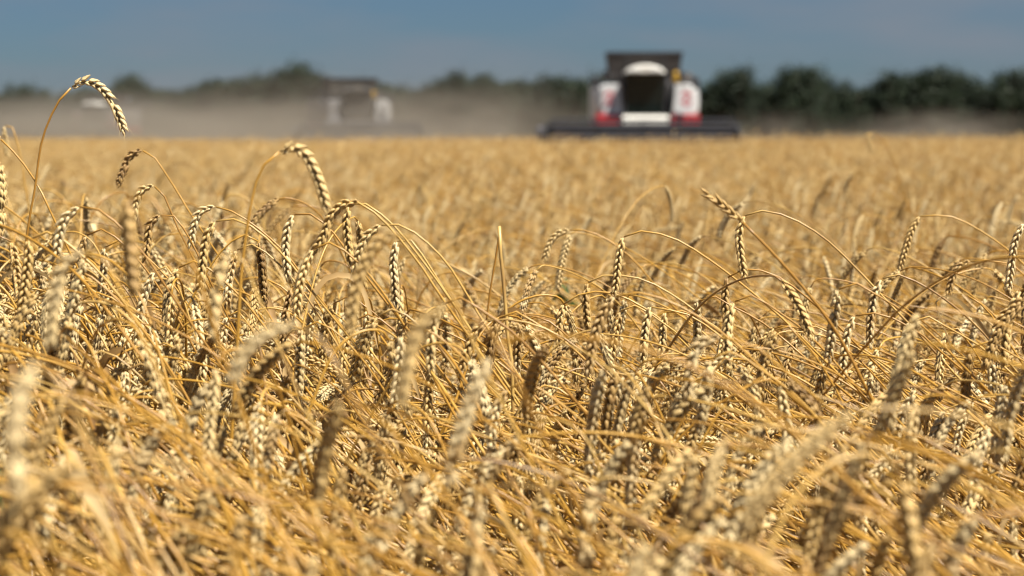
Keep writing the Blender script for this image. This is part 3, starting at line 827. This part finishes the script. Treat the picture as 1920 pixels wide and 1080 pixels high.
hero([(1604, 592), (1625, 586), (1670, 595), (1730, 630), (1800, 690)], [(1602, 594), (1590, 625), (1583, 660), (1580, 702)], 2.75, 'sharp ear hanging beside the brownish ear with the kinked neck', 10, 0.2)
hero([(1365, 520), (1385, 506), (1430, 508), (1480, 532), (1560, 600), (1650, 690)], [(1364, 522), (1360, 555), (1361, 590), (1363, 622)], 2.95, 'ear hanging directly below the pointed brown ear', 11, 0.2)
hero([(655, 383), (668, 377), (695, 388), (740, 425), (800, 500), (860, 585), (920, 670)], [(653, 386), (650, 420), (653, 455), (657, 495)], 2.75, 'ear with a shaded dark side under a bundle of arching stems', 12, 0.4)
hero([(715, 422), (735, 418), (780, 438), (835, 490), (880, 560), (930, 640)], [(713, 424), (692, 440), (676, 470), (664, 505)], 2.7, 'pale ear bent left from the bundle of arching stems', 13, 0.3)
hero([(610, 405), (622, 390), (645, 378), (672, 380), (720, 415), (790, 500), (850, 590)], [(672, 380), (645, 384), (622, 405), (606, 445), (590, 470)], 2.65, 'short pale ear curled over the top of the arching bundle', 14, 0.5)
hero([(740, 440), (765, 438), (800, 470), (850, 560), (905, 680)], [(742, 440), (706, 458), (680, 505), (664, 560), (655, 620)], 1.85, 'big soft ear arching in front of the stem bundle', 15, 0.2, 1.05)
hero([(840, 575), (862, 574), (910, 610), (960, 690), (1010, 800)], [(838, 576), (800, 600), (775, 645), (762, 700), (752, 752)], 1.5, 'large blurred ear hanging before the middle of the crop', 16, 0.5)
hero([(915, 602), (935, 598), (985, 604), (1050, 630), (1130, 690), (1210, 770)], [(912, 603), (893, 622), (878, 655), (866, 692)], 2.6, 'sharp pale ear leaning left at the middle of the crop', 18, 0.3, 1.1)
hero([(1155, 556), (1180, 548), (1230, 556), (1300, 588), (1380, 645), (1460, 720)], [(1152, 558), (1130, 590), (1113, 640), (1104, 700)], 2.4, 'large sharp ear under a fan of arching stems right of the middle', 19, 0.2, 1.1)
hero([(1058, 570), (1068, 560), (1110, 547), (1165, 555), (1240, 600), (1310, 670)], [(1056, 572), (1050, 600), (1048, 625), (1050, 655)], 3.0, 'small ear with a hooked neck just right of the upright broken straw', 20, 0.2)
hero([(1103, 530), (1112, 520), (1160, 516), (1220, 530), (1300, 580), (1380, 650)], [(1102, 532), (1099, 560), (1100, 585), (1102, 615)], 3.15, 'slender ear hanging between two arched stems near the middle', 21, 0.5)
hero([(1222, 576), (1245, 580), (1290, 590), (1350, 630), (1430, 700)], [(1220, 576), (1212, 605), (1208, 640), (1206, 680)], 2.85, 'left one of two sharp ears hanging close together', 22, 0.4)
hero([(1250, 585), (1275, 582), (1330, 605), (1400, 660), (1470, 730)], [(1248, 587), (1244, 610), (1242, 640), (1238, 672)], 2.95, 'right one of two sharp ears hanging close together', 23, 0.2)
hero([(1352, 632), (1375, 636), (1430, 660), (1500, 720)], [(1350, 632), (1312, 648), (1296, 690), (1290, 742)], 2.1, 'soft ear curving left in front of the sharp right rows', 24, 0.3)
hero([(560, 612), (585, 615), (630, 680), (690, 800)], [(558, 612), (510, 622), (462, 660), (436, 712)], 1.5, 'very blurred ear lying almost level in front of the left rows', 25, 0.3)
hero([(70, 682), (92, 680), (140, 760), (190, 880)], [(66, 682), (40, 740), (28, 820), (34, 920)], 1.15, 'big dark blurred ear hanging closest at the lower left', 26, 1.2)
hero([(150, 388), (175, 388), (220, 420), (280, 490), (340, 580)], [(148, 390), (124, 408), (112, 440), (106, 486)], 2.5, 'pale braided ear bent left beside the tallest stem', 27, 0.1, 1.1)
hero([(158, 472), (180, 470), (215, 520), (260, 620)], [(155, 474), (122, 495), (106, 550), (92, 645)], 1.7, 'soft pale ear hanging long in front of the tallest stem', 28, 0.4)
hero([(268, 283), (285, 290), (310, 325), (345, 380), (390, 450)], [(265, 282), (246, 292), (232, 318), (222, 345)], 3.4, 'small dark-edged ear curled left above the left rows', 29, 0.9)
hero([(405, 388), (430, 394), (480, 425), (540, 480), (600, 560)], [(402, 388), (378, 396), (364, 425), (357, 462)], 3.1, 'braided ear hooked left under the second tallest stalk', 30, 0.1, 1.05)
hero([(290, 350), (305, 362), (330, 420), (360, 480)], [(288, 349), (268, 356), (256, 380), (252, 408)], 3.2, 'small ear turned left with a dark stem neck', 31, 0.3)
hero([(302, 404), (320, 400), (345, 430), (370, 475), (400, 540)], [(300, 405), (284, 418), (277, 450), (274, 490)], 3.0, 'ear hooked left between the dark hanging ear and the braided ear', 32, 0.3)
hero([(405, 415), (425, 408), (480, 430), (550, 500), (620, 590)], [(403, 417), (388, 445), (380, 490), (374, 545)], 2.7, 'long sharp ear hanging among the left rows', 33, 0.4, 1.1)
hero([(430, 478), (445, 470), (470, 520), (510, 620)], [(428, 480), (412, 510), (405, 560), (398, 625)], 1.9, 'soft brown ear hanging before the sharp left rows', 34, 0.7)
hero([(552, 402), (570, 396), (620, 430), (680, 510)], [(550, 404), (540, 430), (536, 470), (540, 520)], 2.8, 'sharp pale ear with a hooked neck right of the second tallest stem', 35, 0.3)
hero([(745, 452), (765, 446), (800, 490), (850, 570)], [(744, 454), (738, 490), (740, 525), (743, 570)], 2.8, 'sharp dark-edged ear hanging right of the arching bundle', 36, 0.4)
hero([(1815, 555), (1850, 580), (1890, 640), (1950, 730)], [(1920, 572), (1895, 580), (1872, 610), (1858, 660)], 2.8, 'ear at the right edge beside the dry curled leaf', 37, 0.2, 1.0, 0.2, 1.0, ([(1880, 660, 0), (1840, 612, 0), (1800, 568, -.01), (1772, 556, -.02), (1756, 568, -.02), (1768, 605, -.01), (1783, 650, 0), (1790, 700, 0)], 0.0032))
hero([(1820, 490), (1850, 488), (1900, 500), (1960, 550)], [(1818, 490), (1797, 502), (1785, 525), (1778, 552)], 3.4, 'soft ear curving left at the right above the curled leaf', 38, 0.2)
hero([(2, 262), (30, 290), (60, 330), (85, 375), (110, 430)], [(0, 260), (-20, 250), (-45, 262), (-60, 300)], 2.9, 'stalk entering at the left edge behind the tallest stem', 39)
hero([(10, 236), (22, 236), (40, 300), (52, 380)], [(9, 238), (8, 248), (10, 262), (14, 290)], 4.6, 'tiny blurred ear above the horizon at the left edge', 40)
hero([(-8, 300), (-25, 300), (-50, 380)], [(-3, 302), (2, 330), (4, 370), (2, 435)], 2.7, 'dark ear cut by the left edge of the photo', 41, 0.9)
hero([(1068, 432), (1095, 432), (1140, 450), (1190, 490), (1250, 560)], [(1066, 432), (1045, 440), (1030, 460), (1022, 485)], 3.7, 'soft ear hooked left above the middle, left of the lone arched one', 42, 0.3)
hero([(1640, 250), (1655, 262), (1675, 300), (1690, 350)], [(1638, 250), (1628, 254), (1630, 268), (1633, 285)], 6.2, 'blurred ear poking above the field edge before the dark trees', 43)

# ---- the hanging ears of the sharp rows, bent over the same way by the wind
hr = np.random.default_rng(77)
taken = [(1394, 450), (1160, 490), (1640, 580), (1585, 640), (655, 440), (690, 460), (893, 640), (1115, 620), (1050, 610), (1212, 620), (1244, 620), (384, 470), (365, 420), (538, 450), (740, 510), (245, 450), (690, 510), (120, 440)]
def bunch(n, x0, x1, y0, y1, d0, d1, slope, sep):
    k = tries = 0
    while k < n and tries < 4000:
        tries += 1
        x, y = hr.uniform(x0, x1), hr.uniform(y0, y1)
        if any(abs(x - a) < sep and abs(y - b) < sep * 2.2 for a, b in taken): continue
        taken.append((x, y)); k += 1
        d = hr.uniform(d0, d1); q = 2.8 / d * hr.uniform(0.9, 1.15); f = 1 if hr.random() < 0.9 else -1
        sl = slope * hr.uniform(0.75, 1.3)
        st = [(x, y), (x + f * 11 * q, y - 8 * q), (x + f * 34 * q, y - 10 * q), (x + f * 75 * q, y + (8 + 10 * sl) * q), (x + f * 125 * q, y + 62 * sl * q), (x + f * 190 * q, y + 142 * sl * q), (x + f * 250 * q, y + 225 * sl * q)]
        if hr.random() < 0.3:
            st = [st[0]] + [(x + (a - x) * 0.5, y + (b - y) * 0.9) for a, b in st[1:]]
        b1, b2 = hr.uniform(-0.3, 1.2), hr.uniform(-0.4, 1.0)
        er = [(x - f * 2, y + 3), (x - f * (6 + 12 * b1) * q, y + 34 * q), (x - f * (8 + 18 * b1 + 4 * b2) * q, y + 70 * q), (x - f * (9 + 18 * b1 + 10 * b2) * q, y + hr.uniform(98, 128) * q)]
        hero(st, er, d, label_for(x, y, d, 'U' if slope > 1 else 'L'), 200 + len(taken), hr.uniform(-0.9, 0.9), hr.uniform(0.95, 1.2), 0.25, hr.uniform(0.85, 1.15), de=hr.normal(0, 0.02))
bunch(46, 10, 720, 440, 760, 2.45, 3.1, 1.35, 34)
bunch(24, 720, 1250, 560, 860, 2.3, 3.0, 0.95, 42)
bunch(34, 1250, 1930, 540, 900, 2.2, 3.1, 0.72, 44)

# ---- a broken straw standing upright in the middle of the crop
st = empty('broken_straw', tuple(at(962, 900, 2.75)))
st.location.z = 0
o0 = np.array(st.location)
for pts, rad in (([(936, 424), (938, 470), (945, 540), (952, 640), (962, 800)], 0.0023), ([(938, 425), (930, 480), (920, 540), (912, 600)], 0.0013)):
    W = [at(x, y, 2.75) for x, y in pts]
    if rad > 0.002: W.append(o0)
    v, f = tube_arrays(spline(W, 30), np.full(30, rad), 7)
    o = bpy.data.objects.new('stem' if rad > 0.002 else 'bent_tip', to_mesh('straw', [((v - o0, f), M_STEM)])); COL.objects.link(o); o.parent = st
tag(st, 'broken upright straw with no ear and a folded tip in the middle of the crop', 'straw')

# ---- the rest of the crop, scattered by rows; the ones that show largest become objects of their own
def smooth(a, b, x):
    t = np.clip((x - a) / (b - a), 0, 1); return t * t * (3 - 2 * t)
def canopy(x, y):
    q = x / np.maximum(y, 0.8) / 0.236
    h = 0.935 + 0.025 * np.sin(x * 9.1 + 2.2 * np.sin(y * 4.3)) * np.cos(y * 7.7 + 1.9 * np.sin(x * 5.1)) - 0.10 * smooth(-0.7, 0.4, q) + 0.045 * (1 - smooth(1.3, 2.3, y)) * (1 - 0.6 * smooth(-0.2, 0.4, q)) - 0.03 * smooth(1.9, 2.4, y) * (1 - smooth(3.2, 4.2, y)) * smooth(-0.2, 0.4, q) + 0.02 * np.sin(x * 2.1 + 1.3 * y) * np.cos(1.7 * y + 0.4)
    far = smooth(4, 14, y)
    return h * (1 - far) + (0.82 + 0.035 * np.sin(x * 0.35 + y * 0.22) * np.cos(y * 0.13) + 0.035 * np.sin(x * 3.1 + 2.0 * np.sin(y * 1.3)) * np.cos(y * 1.9 + 2.0 * np.sin(x * 1.7))) * far
def lodge(x, y):
    q = x / np.maximum(y, 0.8) / 0.236
    return smooth(-0.6, 0.4, q) * 0.8 + 0.06

def scatter(y0, y1, dens, mleft, mright):
    """Random roots in the wedge seen between distances y0 and y1."""
    wmax = 0.26 * y1
    area = (y1 - y0) * (2 * wmax + mleft + mright)
    n = rng.poisson(area * dens)
    y = rng.uniform(y0, y1, n); x = rng.uniform(-wmax - mleft, wmax + mright, n)
    k = (x > -0.26 * y - mleft) & (x < 0.26 * y + mright)
    return x[k], y[k]

U_n = [i for i, f in enumerate(FAMS) if f == 'U']; L_n = [i for i, f in enumerate(FAMS) if f == 'L']; S_n = [i for i, f in enumerate(FAMS) if f == 'S']
U_m = [NP + i for i, f in enumerate(FAMM) if f == 'U']; L_m = [NP + i for i, f in enumerate(FAMM) if f == 'L']; S_m = [NP + i for i, f in enumerate(FAMM) if f == 'S']
pos, rot, scl, pid = [], [], [], []
def spread(x, y, near, size=1.0, zs=1.0):
    n = len(x)
    c = canopy(x, y); lg = lodge(x, y)
    drop = np.abs(rng.normal(0, 0.055, n)) + rng.uniform(0, 0.03, n) - (rng.random(n) < np.where(y > 3.6, 0.12, 0.05)) * rng.uniform(0.02, 0.10, n) + np.abs(rng.normal(0, 0.08, n)) * (y > 4)
    sc = np.clip((c - drop) / APEX, 0.6, 1.2)
    pick = rng.random(n)
    for i in range(n):
        if pick[i] < (0.05 if y[i] > 2.5 else 0.01): p = rng.choice(S_n if near else S_m)
        elif rng.random() < lg[i]: p = rng.choice(L_n if near else L_m)
        else: p = rng.choice(U_n if near else U_m)
        az = rng.normal(0.05, 0.34) if rng.random() < (0.98 if y[i] < 2.4 else 0.88) else rng.uniform(-3.14, 3.14)
        pos.append((x[i], y[i], 0)); pid.append(int(p))
        rot.append((rng.normal(0, 0.07), rng.normal(0, 0.07), az))
        w = size * rng.uniform(0.88, 1.12)
        scl.append((w * max(sc[i], 0.8), w * max(sc[i], 0.8), sc[i]))
x, y = scatter(0.85, 5.0, 540, 0.5, 1.0)
k = rng.random(len(x)) > 0.48 + 0.20 * smooth(-0.4, 0.3, (x - 0.45) / y / 0.236) * smooth(1.6, 2.1, y) - 0.48 * (1 - smooth(-0.6, 0.1, (x - 0.3) / y / 0.236)) * smooth(1.7, 2.2, y)
spread(x[k], y[k], True)
n_near = len(pos)
x, y = scatter(0.9, 6.0, 250, 0.3, 1.3)
k = rng.random(len(x)) < np.maximum(lodge(x - 0.5, y) - 0.1, 0.95 * (1 - smooth(1.4, 2.0, y)))
for a_, b_ in zip(x[k], y[k]):
    c_ = float(canopy(np.array(a_ - 0.6), np.array(b_))) - 0.07 - abs(rng.normal(0, 0.1))
    pos.append((a_, b_, 0)); pid.append(NP + NM + int(rng.integers(12) if rng.random() < lodge(a_ - 0.4, b_) else rng.integers(12, NB))); rot.append((rng.normal(0, 0.03), rng.normal(0, 0.03), rng.normal(0.08, 0.3)))
    scl.append((1, 1, max(0.4, c_ / APEX)))
x, y = scatter(5.0, 12.0, 215, 0.8, 1.4); spread(x, y, False)
x, y = scatter(12.0, 30.0, 90, 1.5, 2.0); spread(x, y, False, 1.25)
x, y = scatter(30.0, 69.0, 26, 3.0, 3.0); spread(x, y, False, 2.0)
x, y = scatter(69.0, 120.0, 7, 6.0, 6.0)
k = (np.abs(x - 4.4) > 4.6) | (y > 84)
x, y = x[k], y[k]
for (cx, cyy) in ((c2.location.x, D2), (c3.location.x, D3)):
    k = (np.abs(x - cx) > 4.5) | (y < cyy - 5) | (y > cyy + 8)
    x, y = x[k], y[k]
spread(x, y, False, 2.4)
pos = np.array(pos); rot = np.array(rot); scl = np.array(scl); pid = np.array(pid)

fwd = np.array((0, math.cos(PITCH), -math.sin(PITCH))); upv = np.array((0, math.sin(PITCH), math.cos(PITCH)))
keep = np.ones(len(pos), bool); cand = []
for i in range(n_near):
    Mx = Euler(rot[i]).to_matrix()
    c = np.array(Mx @ Vector(near_parts[pid[i]][3] * scl[i])) + pos[i]
    v = c - np.array((0, 0, CAM_Z)); d = v.dot(fwd)
    px = 960 + FPX * v[0] / d
    py = 540 - FPX * v.dot(upv) / d
    if d < 1.05 or (d < 1.75 and py < (790 if px < 900 else 880)):
        keep[i] = False; continue
    px, py = 960 + FPX * v[0] / d, 540 - FPX * v.dot(upv) / d
    if -15 < px < 1935 and 250 < py < 1110 and d < 4.2:
        e = canopy(np.array(c[0]), np.array(c[1])) - c[2]
        cand.append((math.exp(-max(0, e) / 0.05) / d ** 1.2, i, px, py, d))
cand.sort(reverse=True)
for w, i, px, py, d in cand[: 296 - n_hero]:
    keep[i] = False
    sm, em, lms, c = near_parts[pid[i]]
    r_ = empty('wheat_stalk', tuple(pos[i])); r_.rotation_euler = tuple(rot[i]); r_.scale = tuple(scl[i])
    for nm, me in [('stem', sm), ('ear', em)] + [('leaf', l) for l in lms]:
        o = bpy.data.objects.new(nm, me); COL.objects.link(o); o.parent = r_
    tag(r_, label_for(px, py, d, FAMS[pid[i]]), 'wheat', WG)
pos, rot, scl, pid = pos[keep], rot[keep], scl[keep], pid[keep]

me = bpy.data.meshes.new('wheat_field')
me.from_pydata(pos.tolist(), [], [])
a = me.attributes.new('pick', 'INT', 'POINT'); a.data.foreach_set('value', pid.astype(np.int32))
a = me.attributes.new('turn', 'FLOAT_VECTOR', 'POINT'); a.data.foreach_set('vector', rot.astype(np.float32).ravel())
a = me.attributes.new('size', 'FLOAT_VECTOR', 'POINT'); a.data.foreach_set('vector', scl.astype(np.float32).ravel())
field = bpy.data.objects.new('wheat_field', me); COL.objects.link(field)
for m in (M_STEM, M_EAR, M_LEAF): me.materials.append(m)
tag(field, 'dense ripe wheat crop filling the field up to the harvesters', 'wheat', None, 'stuff')
ng = bpy.data.node_groups.new('scatter_wheat', 'GeometryNodeTree')
ng.interface.new_socket('Geometry', in_out='INPUT', socket_type='NodeSocketGeometry')
ng.interface.new_socket('Geometry', in_out='OUTPUT', socket_type='NodeSocketGeometry')
gi, go = ng.nodes.new('NodeGroupInput'), ng.nodes.new('NodeGroupOutput')
ip = ng.nodes.new('GeometryNodeInstanceOnPoints'); ip.inputs['Pick Instance'].default_value = True
ci = ng.nodes.new('GeometryNodeCollectionInfo'); ci.inputs['Collection'].default_value = proto_col
ci.inputs['Separate Children'].default_value = True; ci.inputs['Reset Children'].default_value = True
def attr(nm, ty):
    n = ng.nodes.new('GeometryNodeInputNamedAttribute'); n.data_type = ty; n.inputs['Name'].default_value = nm
    return [s for s in n.outputs if s.name == 'Attribute' and s.enabled][0]
K = ng.links.new
K(gi.outputs[0], ip.inputs['Points']); K(ci.outputs[0], ip.inputs['Instance'])
K(attr('pick', 'INT'), ip.inputs['Instance Index']); K(attr('turn', 'FLOAT_VECTOR'), ip.inputs['Rotation']); K(attr('size', 'FLOAT_VECTOR'), ip.inputs['Scale'])
K(ip.outputs[0], go.inputs[0])
field.modifiers.new('scatter', 'NODES').node_group = ng

# ---- green weeds showing between the stalks
def weed(px, py, d, label, seed):
    r = np.random.default_rng(seed)
    c = at(px, py, d); root = empty('green_weed', (c[0], c[1], 0))
    v, f = tube_arrays(spline([(0, 0, 0), (0.01, 0, c[2] * .5), (0, 0, c[2] - 0.01)], 10), np.full(10, 0.0014), 5)
    o = bpy.data.objects.new('stem', to_mesh('stem', [((v, f), M_WEED)])); COL.objects.link(o); o.parent = root
    for k in range(5):
        a = r.uniform(0, 6.28); l = r.uniform(0.025, 0.045); z = c[2] - 0.012 * k
        h = np.array((math.cos(a), math.sin(a), 0))
        P = spline([np.array((0, 0, z - .012)), np.array((0, 0, z)) + h * l * .5, np.array((0, 0, z - 0.012)) + h * l], 9)
        o = bpy.data.objects.new('leaf', to_mesh('leaf', [(leaf_arrays(P, 0.006, r, 0.2), M_WEED)])); COL.objects.link(o); o.parent = root
    tag(root, label, 'weed', 'green weeds among the wheat')
weed(4, 862, 2.0, 'small green weed at the left edge behind the dark blurred ear', 1)
weed(1064, 524, 4.6, 'blurred green weed behind the slender ear near the middle', 2)
